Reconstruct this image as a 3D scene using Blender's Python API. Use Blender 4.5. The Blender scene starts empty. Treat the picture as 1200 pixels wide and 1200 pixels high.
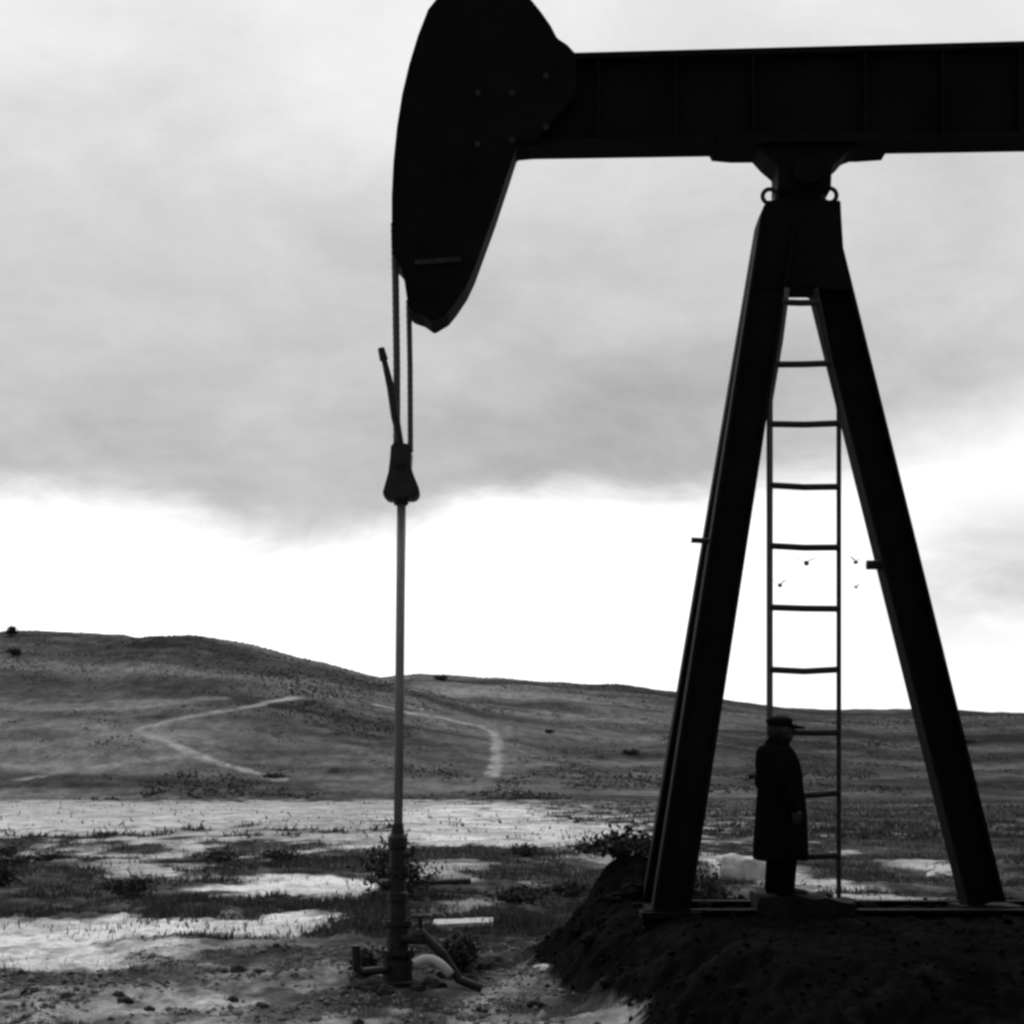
import bpy, bmesh, math, random
import numpy as np
from mathutils import Vector, Matrix, noise as mnoise

random.seed(7)
RNG = np.random.default_rng(11)
S = bpy.context.scene
COL = S.collection
F, HZ, ZC, D = 1980.0, 910.0, 2.2, 18.0     # focal length (px of a 1200 px picture), horizon row, eye height, distance of the pump


def P(px, py, Y):
    """world point that stands at distance Y behind picture point (px, py)"""
    return Vector(((px - 600.0) / F * Y, Y, ZC + (HZ - py) / F * Y))


# ------------------------------------------------------------------ materials
def mat(name, dark, light, scale=8.0, rough=0.7, bump=0.2, spec=0.3, stretch=(1, 1, 1), metallic=0.0, fine=True):
    m = bpy.data.materials.new(name)
    m.use_nodes = True
    nt = m.node_tree
    nt.nodes.clear()
    N = nt.nodes.new
    L = nt.links.new
    out = N('ShaderNodeOutputMaterial')
    b = N('ShaderNodeBsdfPrincipled')
    tc = N('ShaderNodeTexCoord')
    mp = N('ShaderNodeMapping')
    mp.inputs['Scale'].default_value = stretch
    n1 = N('ShaderNodeTexNoise')
    n1.inputs['Scale'].default_value = scale
    n1.inputs['Detail'].default_value = 8
    n1.inputs['Roughness'].default_value = 0.65
    cr = N('ShaderNodeValToRGB')
    cr.color_ramp.elements[0].position = 0.33
    cr.color_ramp.elements[1].position = 0.68
    cr.color_ramp.elements[0].color = (dark, dark, dark, 1)
    cr.color_ramp.elements[1].color = (light, light, light, 1)
    bp = N('ShaderNodeBump')
    bp.inputs['Strength'].default_value = bump
    bp.inputs['Distance'].default_value = 0.02
    n2 = N('ShaderNodeTexNoise')
    n2.inputs['Scale'].default_value = scale * 5
    n2.inputs['Detail'].default_value = 5
    L(tc.outputs['Object'], mp.inputs['Vector'])
    L(mp.outputs[0], n1.inputs['Vector'])
    L(mp.outputs[0], n2.inputs['Vector'])
    L(n1.outputs['Fac'], cr.inputs[0])
    L(cr.outputs[0], b.inputs['Base Color'])
    L(n2.outputs['Fac'], bp.inputs['Height'])
    L(bp.outputs[0], b.inputs['Normal'])
    mr = N('ShaderNodeMapRange')
    mr.inputs['To Min'].default_value = max(0.05, rough - 0.15)
    mr.inputs['To Max'].default_value = min(1.0, rough + 0.15)
    L(n1.outputs['Fac'], mr.inputs['Value'])
    L(mr.outputs[0], b.inputs['Roughness'])
    b.inputs['Specular IOR Level'].default_value = spec
    b.inputs['Metallic'].default_value = metallic
    L(b.outputs[0], out.inputs[0])
    return m


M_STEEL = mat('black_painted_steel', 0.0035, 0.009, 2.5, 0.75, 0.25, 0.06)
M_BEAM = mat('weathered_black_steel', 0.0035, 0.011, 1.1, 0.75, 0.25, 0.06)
M_LADDER = mat('ladder_steel', 0.012, 0.03, 9, 0.6, 0.2, 0.2)
M_CABLE = mat('wire_rope', 0.05, 0.11, 40, 0.6, 0.3, 0.3)
M_ROD = mat('polished_rod_steel', 0.11, 0.2, 6, 0.4, 0.05, 0.4, (3, 3, 0.4))
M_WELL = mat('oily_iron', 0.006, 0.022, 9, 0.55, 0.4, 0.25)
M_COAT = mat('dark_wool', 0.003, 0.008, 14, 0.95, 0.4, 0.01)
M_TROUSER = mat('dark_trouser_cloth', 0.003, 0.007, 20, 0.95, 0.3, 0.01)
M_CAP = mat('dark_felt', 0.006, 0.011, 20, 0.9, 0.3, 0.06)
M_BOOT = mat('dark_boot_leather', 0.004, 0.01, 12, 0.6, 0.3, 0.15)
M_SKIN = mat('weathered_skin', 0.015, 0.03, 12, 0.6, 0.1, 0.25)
M_CONC_DARK = mat('oil_stained_concrete', 0.004, 0.016, 4, 0.85, 0.6, 0.1)
M_CONC_PALE = mat('pale_concrete', 0.4, 0.62, 5, 0.9, 0.4, 0.2)
M_ROCK_DARK = mat('dark_clod', 0.012, 0.055, 7, 0.95, 0.8, 0.1)
M_STONE = mat('oil_black_stone', 0.004, 0.013, 7, 0.95, 0.8, 0.02)
M_ROCK_PALE = mat('pale_stone', 0.32, 0.6, 6, 0.9, 0.6, 0.2)
M_PLANK = mat('bleached_board', 0.38, 0.62, 5, 0.85, 0.3, 0.2, (0.4, 6, 6))
M_PIPE = mat('grey_pipe_paint', 0.3, 0.5, 6, 0.6, 0.2, 0.3)
M_LEAF = mat('scrub_leaf', 0.02, 0.06, 3, 0.85, 0.1, 0.15)
M_BARK = mat('scrub_bark', 0.02, 0.05, 10, 0.9, 0.5, 0.1)
M_BIRD = mat('dark_feathers', 0.02, 0.06, 12, 0.85, 0.2, 0.15)


# ------------------------------------------------------------------ object helpers
def link(o, parent=None):
    COL.objects.link(o)
    if parent is not None:
        o.parent = parent
    return o


def obj(name, bm, m, parent=None, smooth=False, origin=None):
    bmesh.ops.recalc_face_normals(bm, faces=bm.faces)
    if origin is not None:
        bmesh.ops.translate(bm, verts=bm.verts, vec=-Vector(origin))
    me = bpy.data.meshes.new(name)
    bm.to_mesh(me)
    bm.free()
    me.materials.append(m)
    if smooth:
        me.polygons.foreach_set('use_smooth', [True] * len(me.polygons))
    o = bpy.data.objects.new(name, me)
    if origin is not None:
        o.location = origin
    return link(o, parent)


def tag(o, label=None, cat=None, group=None, kind=None):
    if label:
        o['label'] = label
    if cat:
        o['category'] = cat
    if group:
        o['group'] = group
    if kind:
        o['kind'] = kind
    return o


def thing(name, label, cat, loc, group=None):
    o = bpy.data.objects.new(name, None)
    o.empty_display_size = 0.2
    o.location = loc
    tag(o, label, cat, group)
    return link(o)


def local(bm, root):
    bmesh.ops.translate(bm, verts=bm.verts, vec=-Vector(root.location))
    return bm


def part(name, bm, m, root, smooth=False, bevel=0.0, base=None):
    """bm is in world coordinates; root is the thing (its location is the local origin), base an optional parent part"""
    local(bm, root)
    if bevel:
        bmesh.ops.bevel(bm, geom=[e for e in bm.edges if len(e.link_faces) == 2 and e.calc_face_angle(0) > 0.5],
                        offset=bevel, segments=2, affect='EDGES', clamp_overlap=True)
    return obj(name, bm, m, base if base is not None else root, smooth)


def prism(pts, y0, y1, bm=None):
    """pts: list of (x, z) outline; solid between y0 and y1"""
    bm = bm or bmesh.new()
    a = [bm.verts.new((x, y0, z)) for x, z in pts]
    b = [bm.verts.new((x, y1, z)) for x, z in pts]
    bm.faces.new(a)
    bm.faces.new(b[::-1])
    n = len(pts)
    for i in range(n):
        j = (i + 1) % n
        bm.faces.new((a[j], a[i], b[i], b[j]))
    return bm


def pprism(pts, yc, half, bm=None):
    """outline given as picture points; 't' points belong to an upper edge (near face shows), 'b' to a lower edge (far face shows)"""
    out = []
    for p in pts:
        px, py = p[0], p[1]
        e = p[2] if len(p) > 2 else 'm'
        Y = yc - half if e == 't' else yc + half if e == 'b' else yc
        v = P(px, py, Y)
        out.append((v.x * yc / Y if e == 'm' else (px - 600) / F * yc, v.z))
    return prism(out, yc - half, yc + half, bm)


def box(c, s, bm=None, rot=None):
    bm = bm or bmesh.new()
    m = Matrix.Translation(c) @ (rot.to_4x4() if rot else Matrix()) @ Matrix.Diagonal((s[0], s[1], s[2], 1))
    bmesh.ops.create_cube(bm, size=1.0, matrix=m)
    return bm


def tube(pts, radii, bm=None, seg=12, cap=True):
    bm = bm or bmesh.new()
    pts = [Vector(p) for p in pts]
    if not hasattr(radii, '__len__'):
        radii = [radii] * len(pts)
    rings = []
    for i, p in enumerate(pts):
        d = (pts[min(i + 1, len(pts) - 1)] - pts[max(i - 1, 0)]).normalized()
        u = d.cross(Vector((0, 1, 0)) if abs(d.y) < 0.9 else Vector((1, 0, 0))).normalized()
        v = d.cross(u)
        rings.append([bm.verts.new(p + (u * math.cos(2 * math.pi * k / seg) + v * math.sin(2 * math.pi * k / seg)) * radii[i])
                      for k in range(seg)])
    for a, b in zip(rings, rings[1:]):
        for k in range(seg):
            bm.faces.new((a[k], a[(k + 1) % seg], b[(k + 1) % seg], b[k]))
    if cap:
        bm.faces.new(rings[0][::-1])
        bm.faces.new(rings[-1])
    return bm


def ibeam(p0, p1, width, depth, tf=0.03, tw=0.02, bm=None, side=None):
    """wide-flange beam from p0 to p1; width measured along `side` (between flanges), depth along the flange"""
    bm = bm or bmesh.new()
    p0, p1 = Vector(p0), Vector(p1)
    d = (p1 - p0).normalized()
    side = (side - d * side.dot(d)).normalized() if side else d.cross(Vector((0, 1, 0))).normalized()
    nrm = d.cross(side).normalized()
    w, h = width / 2, depth / 2
    prof = [(-w, -h), (-w + tf, -h), (-w + tf, -tw / 2), (w - tf, -tw / 2), (w - tf, -h), (w, -h),
            (w, h), (w - tf, h), (w - tf, tw / 2), (-w + tf, tw / 2), (-w + tf, h), (-w, h)]
    A = [bm.verts.new(p0 + side * a + nrm * b) for a, b in prof]
    B = [bm.verts.new(p1 + side * a + nrm * b) for a, b in prof]
    n = len(prof)
    for i in range(n):
        bm.faces.new((A[i], A[(i + 1) % n], B[(i + 1) % n], B[i]))
    bm.faces.new(A[::-1])
    bm.faces.new(B)
    return bm


def lathe(c, prof, seg=24, bm=None):
    """prof: (radius, z) pairs, around the vertical through c"""
    bm = bm or bmesh.new()
    c = Vector(c)
    rings = [[bm.verts.new(c + Vector((r * math.cos(2 * math.pi * k / seg), r * math.sin(2 * math.pi * k / seg), z)))
              for k in range(seg)] for r, z in prof]
    for a, b in zip(rings, rings[1:]):
        for k in range(seg):
            bm.faces.new((a[k], a[(k + 1) % seg], b[(k + 1) % seg], b[k]))
    bm.faces.new(rings[0][::-1])
    bm.faces.new(rings[-1])
    return bm


def torus(c, R, r, axis='y', bm=None, n=24, k=8):
    bm = bm or bmesh.new()
    c = Vector(c)
    rings = []
    for i in range(n):
        a = 2 * math.pi * i / n
        ring = []
        for j in range(k):
            b = 2 * math.pi * j / k
            q = R + r * math.cos(b)
            u, v, w = q * math.cos(a), q * math.sin(a), r * math.sin(b)
            ring.append(bm.verts.new(c + (Vector((u, w, v)) if axis == 'y' else Vector((w, u, v)) if axis == 'x' else Vector((u, v, w)))))
        rings.append(ring)
    for i in range(n):
        for j in range(k):
            bm.faces.new((rings[i][j], rings[(i + 1) % n][j], rings[(i + 1) % n][(j + 1) % k], rings[i][(j + 1) % k]))
    return bm


# ------------------------------------------------------------------ noise for the land (numpy)
def _hash(ix, iy, seed):
    h = (ix.astype(np.int64) * 374761393 + iy.astype(np.int64) * 668265263 + seed * 982451653) & 0xFFFFFFFF
    h = ((h ^ (h >> 13)) * 1274126177) & 0xFFFFFFFF
    h = ((h ^ (h >> 16)) * 2246822519) & 0xFFFFFFFF
    return ((h ^ (h >> 15)) & 0xFFFFFF) / float(0xFFFFFF)


def vnoise(x, y, seed=0):
    ix, iy = np.floor(x), np.floor(y)
    fx, fy = x - ix, y - iy
    fx = fx * fx * fx * (fx * (fx * 6 - 15) + 10)
    fy = fy * fy * fy * (fy * (fy * 6 - 15) + 10)
    a, b = _hash(ix, iy, seed), _hash(ix + 1, iy, seed)
    c, d = _hash(ix, iy + 1, seed), _hash(ix + 1, iy + 1, seed)
    return (a + (b - a) * fx) * (1 - fy) + (c + (d - c) * fx) * fy


def fbm(x, y, seed=0, octv=4, gain=0.5):
    s, a, t = 0.0, 1.0, 0.0
    for o in range(octv):
        s = s + a * vnoise(x * 2.03 ** o + 17.3 * o, y * 2.03 ** o - 9.1 * o, seed + o)
        t += a
        a *= gain
    return s / t          # 0..1


def sm(a, b, x):
    t = np.clip((x - a) / (b - a), 0, 1)
    return t * t * (3 - 2 * t)


# ------------------------------------------------------------------ shape of the land
FOOT, CREST1, CREST2 = 165.0, 300.0, 430.0
_c1 = np.array([(-900, 800), (-500, 765), (-200, 748), (0, 740), (30, 738), (90, 741), (145, 745), (160, 749), (195, 746), (235, 745), (300, 757),
                (400, 781), (450, 795), (520, 815), (620, 850), (720, 885), (820, 912), (1000, 930), (2000, 940)], float)
_c2 = np.array([(-900, 800), (0, 800), (380, 795), (440, 792), (520, 790), (600, 793), (700, 803), (800, 815), (900, 827), (1000, 832),
                (1200, 833), (1500, 845), (2200, 815)], float)


def crest_h(c, Y, x):
    px = 600 + x / Y * F
    py = np.interp(px, c[:, 0], c[:, 1])
    return np.maximum(0, ZC + (HZ - py) / F * Y)


def pad_mask(x, y):
    """the earth pad that carries the pump: 1 on top"""
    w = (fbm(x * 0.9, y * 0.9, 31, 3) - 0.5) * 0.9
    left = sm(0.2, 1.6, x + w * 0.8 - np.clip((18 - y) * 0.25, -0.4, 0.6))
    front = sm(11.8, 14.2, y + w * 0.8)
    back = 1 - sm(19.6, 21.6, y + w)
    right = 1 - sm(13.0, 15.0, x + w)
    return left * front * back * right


def height(x, y):
    x = np.asarray(x, float)
    y = np.asarray(y, float)
    far = sm(30, 170, y)
    z = (fbm(x * 0.12, y * 0.12, 3, 3) - 0.5) * 0.30 * (1 - 0.5 * far)
    z = z + (fbm(x * 0.9, y * 0.7, 5, 4) - 0.5) * 0.16 * (1 - far)
    z = z + ((fbm(x * 3.2, y * 3.2, 8, 4, 0.6) - 0.5) * 0.13 + (fbm(x * 11.0, y * 9.0, 9, 2) - 0.5) * 0.035) * (1 - sm(20, 48, y))
    # left hill
    u = np.clip((y - FOOT) / (CREST1 - FOOT), 0, 1)
    v = np.clip((y - CREST1) / 150.0, 0, 1)
    prof = (0.55 * u + 0.45 * u * u * (3 - 2 * u)) * (1 - 0.75 * v * v * (3 - 2 * v))
    h1 = crest_h(_c1, CREST1, x) * prof
    u = np.clip((y - FOOT - 5) / (CREST2 - FOOT), 0, 1)
    v = np.clip((y - CREST2) / 500.0, 0, 1)
    prof2 = (0.5 * u + 0.5 * u * u * (3 - 2 * u)) * (1 - 0.8 * v * v * (3 - 2 * v))
    h2 = crest_h(_c2, CREST2, x) * prof2
    hm = np.maximum(h1, h2) + 1.2 * np.exp(-np.abs(h1 - h2) / 1.5) * sm(0.5, 4, np.minimum(h1, h2)) * 0.5
    inner = sm(FOOT, FOOT + 50, y) * (1 - sm(0.75, 1.0, h1 / np.maximum(0.1, crest_h(_c1, CREST1, x))) * 0.85)
    hm = hm + (fbm(x * 0.03, y * 0.02, 21, 4) - 0.5) * 3.2 * inner + (fbm(x * 0.15, y * 0.1, 22, 3) - 0.5) * 0.7 * sm(FOOT, FOOT + 30, y)
    z = z + hm
    # pump pad with a lumpy top
    pm = pad_mask(x, y)
    z = z * (1 - pm) + pm * (0.76 + (fbm(x * 1.6, y * 1.6, 33, 4) - 0.5) * 0.10) + np.sin(pm * math.pi) * ((fbm(x * 2.5, y * 2.5, 35, 5, 0.6) - 0.5) * 0.30) + sm(0.03, 0.3, pm) * (fbm(x * 9, y * 9, 36, 3, 0.6) - 0.5) * 0.10
    # spoil heaped against the front legs
    z = z + 0.55 * np.exp(-((x - 1.42) / 0.5) ** 2 - ((y - 19.6) / 0.7) ** 2) * (0.7 + 0.6 * fbm(x * 3, y * 3, 38, 4))
    # keep the well cellar level
    wd = np.sqrt((x + 1.22) ** 2 + (y - 18) ** 2)
    z = z * sm(0.3, 1.1, wd)
    return z


def hgt(x, y):
    return float(height(np.array([x]), np.array([y]))[0])


def cast(px, py):
    """ground point seen at a picture point (used to lay out the tracks on the hillside)"""
    Y = np.concatenate([np.arange(14, 170, 0.25), np.arange(170, 440, 0.5)])
    X = (px - 600) / F * Y
    zr = ZC + (HZ - py) / F * Y
    hit = np.nonzero(height(X, Y) >= zr)[0]
    i = hit[0] if len(hit) else len(Y) - 1
    return X[i], Y[i]


TRACKS = [   # picture points of each track, half width in metres, albedo
    ([(352, 818), (318, 822), (295, 828), (250, 836), (200, 845), (158, 856), (178, 864), (200, 871), (222, 882), (243, 891), (275, 900), (305, 908), (330, 914)], 1.4, 0.36),
    ([(20, 914), (70, 905), (130, 896), (205, 888), (228, 884)], 1.3, 0.27),
    ([(120, 862), (158, 856)], 1.3, 0.24),
    ([(440, 826), (480, 836), (525, 843), (560, 850), (578, 858), (583, 868), (582, 885), (580, 902), (576, 910)], 1.4, 0.32),
    ([(600, 846), (680, 850), (760, 868)], 1.2, 0.15),
    ([(130, 822), (200, 824), (260, 818)], 2.2, 0.20),
]
TRACKS = [([cast(*p) for p in pts], w, a) for pts, w, a in TRACKS]


HPATCH = []      # patches of darker scrub or bleached grass on the slopes: centre, radii in metres, factor
for px, py, wx_, hy_, v in ((232, 756, 85, 9, .5), (335, 862, 130, 22, .6), (430, 848, 60, 26, .62), (505, 872, 75, 26, .6), (40, 862, 55, 6, .6),
                            (625, 832, 95, 9, .55), (665, 876, 70, 12, .6), (720, 915, 110, 12, .55), (190, 824, 45, 6, 1.7), (60, 900, 90, 9, 1.35),
                            (335, 812, 45, 6, 1.5), (100, 775, 90, 9, .75), (60, 815, 80, 7, 1.25), (870, 865, 120, 10, .6), (1130, 865, 90, 22, .6),
                            (200, 925, 130, 9, .6), (420, 815, 60, 8, .7), (540, 812, 60, 6, 1.3), (300, 790, 60, 7, .65), (900, 895, 120, 8, 1.25),
                            (1090, 900, 110, 7, 1.3), (150, 880, 60, 6, .7), (1000, 945, 160, 7, 1.35), (980, 975, 150, 12, .8)):
    c0, c1, c2 = cast(px, py), cast(px, py + hy_), cast(px, py - hy_)
    HPATCH.append((c0[0], c0[1], wx_ / F * c0[1], max(2.0, min(30.0, (c2[1] - c1[1]) / 2)), v))


def polyd(x, y, pts):
    d = np.full(x.shape, 1e9)
    for (x0, y0), (x1, y1) in zip(pts, pts[1:]):
        dx, dy = x1 - x0, y1 - y0
        t = np.clip(((x - x0) * dx + (y - y0) * dy) / (dx * dx + dy * dy + 1e-9), 0, 1)
        # tracks on the slope lie along it: widths counted a little longer up the slope
        d = np.minimum(d, np.hypot(x - x0 - t * dx, (y - y0 - t * dy) * 0.75))
    return d


def flat_patch(px0, px1, py0, py1):
    ya, yb = ZC * F / (py1 - HZ), ZC * F / (py0 - HZ)
    ym = (ya + yb) / 2
    return (px0 - 600) / F * ym, (px1 - 600) / F * ym, ya, yb


# bare pale alkali ground, in world metres (x0, x1, y0, y1), albedo
PALE = [
    (flat_patch(-900, 640, 938, 984), 0.46), (flat_patch(470, 760, 966, 992), 0.62), (flat_patch(-200, 330, 945, 958), 0.5),
    (flat_patch(-300, 250, 958, 972), 0.58), (flat_patch(470, 640, 945, 966), 0.66),
    (flat_patch(265, 452, 1028, 1042), 0.74), (flat_patch(370, 440, 1040, 1056), 0.45), (flat_patch(-300, 388, 1073, 1102), 0.78),
    (flat_patch(-300, 145, 1106, 1132), 0.74), (flat_patch(470, 560, 1014, 1030), 0.4), (flat_patch(510, 600, 1060, 1078), 0.28),
    (flat_patch(150, 215, 996, 1014), 0.4), (flat_patch(640, 750, 998, 1014), 0.38), (flat_patch(930, 990, 1026, 1038), 0.45),
    (flat_patch(985, 1120, 1046, 1062), 0.42), (flat_patch(1080, 1130, 1012, 1026), 0.5), (flat_patch(250, 350, 1103, 1120), 0.35),
    (flat_patch(835, 900, 1000, 1032), 0.55),
]
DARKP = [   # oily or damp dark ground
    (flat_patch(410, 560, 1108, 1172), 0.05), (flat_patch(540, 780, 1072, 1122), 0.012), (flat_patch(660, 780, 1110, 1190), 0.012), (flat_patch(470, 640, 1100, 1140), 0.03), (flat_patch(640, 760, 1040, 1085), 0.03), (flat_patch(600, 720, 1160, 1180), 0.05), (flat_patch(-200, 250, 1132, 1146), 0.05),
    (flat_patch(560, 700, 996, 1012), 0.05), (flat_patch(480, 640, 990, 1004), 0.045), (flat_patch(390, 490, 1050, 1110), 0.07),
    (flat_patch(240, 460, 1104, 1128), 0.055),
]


def albedo(x, y):
    n1 = fbm(x * 0.5, y * 0.35, 41, 5, 0.6)
    n2 = fbm(x * 3.0, y * 2.2, 43, 4, 0.6)
    nb = fbm(x * 0.045, y * 0.045, 45, 5, 0.6)
    # near ground: trampled dusty earth, further off dark scrubby turf
    near = 0.085 + 0.27 * sm(0.34, 0.66, 0.45 * n1 + 0.55 * n2)
    turf = 0.03 + 0.055 * sm(0.3, 0.72, n2) + 0.05 * sm(0.55, 0.75, n1)
    turf_m = sm(21.5, 26.5, y + (n1 - 0.5) * 6)
    a = near * (1 - turf_m) + turf * turf_m
    # hills: banded grass and scrub
    hb = fbm(x * 0.012, y * 0.05, 47, 5, 0.6)
    hill = 0.06 + 0.13 * sm(0.32, 0.7, hb) + 0.05 * (n1 - 0.5)
    hill = hill * (0.72 + 0.56 * nb)
    hill = hill * (1 - 0.42 * sm(0.53, 0.64, fbm(x * 0.03, y * 0.035, 49, 5, 0.6)))
    hill = hill * (1 - 0.42 * sm(5, 45, x) * sm(150, 200, y))
    hm = sm(150, 172, y + (n1 - 0.5) * 14)
    rplain = sm(4, 12, x - y * 0.08) * sm(40, 60, y)     # scrubby plain to the right
    a = a * (1 - rplain) + (0.035 + 0.05 * sm(0.35, 0.65, fbm(x * 0.05, y * 0.12, 52, 4))) * rplain
    a = a * (1 - hm) + hill * hm
    wob = (fbm(x * 1.1, y * 0.55, 61, 5, 0.6) - 0.5)
    wob2 = (fbm(x * 0.6, y * 0.3, 63, 5, 0.62) - 0.5)
    for (x0, x1, y0, y1), v in PALE:
        ex, ey = 0.10 * (x1 - x0) + 0.25, 0.22 * (y1 - y0)
        xx = x + wob * ex * 5
        yy = y + wob2 * ey * 5
        m = sm(x0 - ex, x0 + ex, xx) * (1 - sm(x1 - ex, x1 + ex, xx)) * sm(y0 - ey * 0.6, y0 + ey * 0.6, yy) * (1 - sm(y1 - ey * 0.6, y1 + ey * 0.6, yy))
        m = m * (0.72 + 0.28 * sm(0.25, 0.5, n1)) * (1 - 0.85 * hm)
        a = a * (1 - m) + v * (0.75 + 0.4 * n2) * m
    wob = (fbm(x * 1.5, y * 0.9, 65, 5, 0.6) - 0.5)
    for (x0, x1, y0, y1), v in DARKP:
        ex, ey = 0.2 * (x1 - x0), 0.35 * (y1 - y0)
        m = sm(x0 - ex, x0 + ex, x + wob * ex * 4) * (1 - sm(x1 - ex, x1 + ex, x + wob * ex * 4)) * sm(y0 - ey, y0 + ey, y + wob * ey * 4) * (1 - sm(y1 - ey, y1 + ey, y + wob * ey * 4))
        m = m * sm(0.2, 0.5, n2)
        a = a * (1 - m) + v * (0.6 + 0.8 * n2) * m
    tn = fbm(x * 0.2, y * 0.2, 71, 3)
    for cx, cy, rx, ry, v in HPATCH:
        q = np.hypot((x - cx) / rx, (y - cy) / ry) + (tn - 0.5) * 1.1 + (nb - 0.5) * 1.2 + (n1 - 0.5) * 0.5
        m = (1 - sm(0.6, 1.25, q)) * 0.85
        a = a * (1 - m) + a * v * m
    for pts, w, v in TRACKS:
        m = (1 - sm(w * 0.2, w * 0.8, polyd(x, y, pts) + (n1 - 0.5) * 1.3 + (n2 - 0.5) * 0.6)) * (0.55 + 0.45 * sm(0.3, 0.6, tn))
        a = a * (1 - m) + v * m
    # dark hedge-like strip of scrub across the right-hand slope
    x0, y0 = cast(1000, 922)
    m = sm(0, 12, x - 14) * np.exp(-((y - y0 + (fbm(x * 0.1, y * 0.1, 73, 3) - 0.5) * 8) / 9.0) ** 2)
    a = a * (1 - 0.75 * m) + 0.03 * 0.75 * m
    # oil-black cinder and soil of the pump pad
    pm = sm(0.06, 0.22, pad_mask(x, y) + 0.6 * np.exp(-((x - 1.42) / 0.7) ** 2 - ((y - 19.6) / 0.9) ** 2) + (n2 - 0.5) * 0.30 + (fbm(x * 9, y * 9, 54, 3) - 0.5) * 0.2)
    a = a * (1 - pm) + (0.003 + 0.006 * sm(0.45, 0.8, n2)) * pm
    return np.clip(a, 0.004, 0.82)


def build_land():
    yv = [-19.0, -15, -10, -5, 0, 4, 7, 9, 11]
    y = 12.0
    while y < 26:
        yv.append(y)
        y += 0.045
    while y < 170:                       # finer near, coarser far
        yv.append(y)
        y += 0.045 * (y / 26) ** 1.5
    i_foot = len(yv)
    while y < 440:
        yv.append(y)
        y += 0.75
    while y < 6000:
        yv.append(y)
        y *= 1.12
    yv = np.array(yv)
    td = np.linspace(-0.33, 0.33, 620)
    to = 0.33 + np.cumsum(0.0022 * 1.09 ** np.arange(55))
    tv = np.concatenate([-to[::-1], td, to])
    nX, nY = len(tv), len(yv)
    X = tv[None, :] * (yv[:, None] + 20)
    Yg = np.repeat(yv[:, None], nX, 1)
    Z = height(X.ravel(), Yg.ravel()).reshape(nY, nX)
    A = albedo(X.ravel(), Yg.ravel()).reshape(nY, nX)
    res = []
    for name, r0, r1 in (('ground', 0, i_foot + 1), ('hills', i_foot, nY)):
        n = r1 - r0
        co = np.stack([X[r0:r1], Yg[r0:r1], Z[r0:r1]], -1).reshape(-1, 3)
        idx = np.arange(n * nX).reshape(n, nX)
        q = np.stack([idx[:-1, :-1], idx[:-1, 1:], idx[1:, 1:], idx[1:, :-1]], -1).reshape(-1, 4)
        me = bpy.data.meshes.new(name)
        me.vertices.add(len(co))
        me.vertices.foreach_set('co', co.ravel())
        me.loops.add(q.size)
        me.loops.foreach_set('vertex_index', q.ravel().astype(np.int32))
        me.polygons.add(len(q))
        me.polygons.foreach_set('loop_start', np.arange(0, q.size, 4, dtype=np.int32))
        me.polygons.foreach_set('use_smooth', np.ones(len(q), bool))
        me.update()
        at = me.attributes.new('soil', 'FLOAT', 'POINT')
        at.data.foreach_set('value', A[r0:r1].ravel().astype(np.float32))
        o = bpy.data.objects.new(name, me)
        tag(o, kind='structure')
        link(o)
        me.materials.append(M_GROUND)
        res.append(o)
    return res


def ground_material():
    m = bpy.data.materials.new('soil_and_turf')
    m.use_nodes = True
    nt = m.node_tree
    nt.nodes.clear()
    N, L = nt.nodes.new, nt.links.new
    out, b = N('ShaderNodeOutputMaterial'), N('ShaderNodeBsdfPrincipled')
    at = N('ShaderNodeAttribute')
    at.attribute_name = 'soil'
    tc = N('ShaderNodeTexCoord')

    def nz(scale, detail, rough, vec=(1, 1, 1)):
        mp = N('ShaderNodeMapping')
        mp.inputs['Scale'].default_value = vec
        n = N('ShaderNodeTexNoise')
        n.inputs['Scale'].default_value = scale
        n.inputs['Detail'].default_value = detail
        n.inputs['Roughness'].default_value = rough
        L(tc.outputs['Object'], mp.inputs[0])
        L(mp.outputs[0], n.inputs['Vector'])
        return n.outputs['Fac']

    def mrange(v, a, bb, c, d):
        r = N('ShaderNodeMapRange')
        r.inputs['From Min'].default_value, r.inputs['From Max'].default_value = a, bb
        r.inputs['To Min'].default_value, r.inputs['To Max'].default_value = c, d
        L(v, r.inputs['Value'])
        return r.outputs[0]

    def mul(a, c):
        q = N('ShaderNodeMath')
        q.operation = 'MULTIPLY'
        L(a, q.inputs[0])
        L(c, q.inputs[1])
        return q.outputs[0]

    fine = nz(9.0, 8, 0.7)
    mid = nz(1.7, 7, 0.65)
    big = nz(0.16, 6, 0.65, (1, 1.6, 1))
    tus = nz(0.55, 6, 0.75, (1, 0.4, 1))
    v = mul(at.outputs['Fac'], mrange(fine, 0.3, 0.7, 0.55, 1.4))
    v = mul(v, mrange(mid, 0.3, 0.7, 0.7, 1.28))
    v = mul(v, mrange(big, 0.3, 0.7, 0.75, 1.25))
    v = mul(v, mrange(tus, 0.34, 0.66, 0.62, 1.38))
    mn = N('ShaderNodeMath')
    mn.operation = 'MINIMUM'
    mn.inputs[1].default_value = 0.84
    L(v, mn.inputs[0])
    cc = N('ShaderNodeCombineColor')
    for i in range(3):
        L(mn.outputs[0], cc.inputs[i])
    L(cc.outputs[0], b.inputs['Base Color'])
    b.inputs['Roughness'].default_value = 0.95
    b.inputs['Specular IOR Level'].default_value = 0.01
    bp = N('ShaderNodeBump')
    bp.inputs['Strength'].default_value = 0.7
    bp.inputs['Distance'].default_value = 0.06
    L(mul(fine, mid), bp.inputs['Height'])
    L(bp.outputs[0], b.inputs['Normal'])
    L(b.outputs[0], out.inputs[0])
    return m


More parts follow.
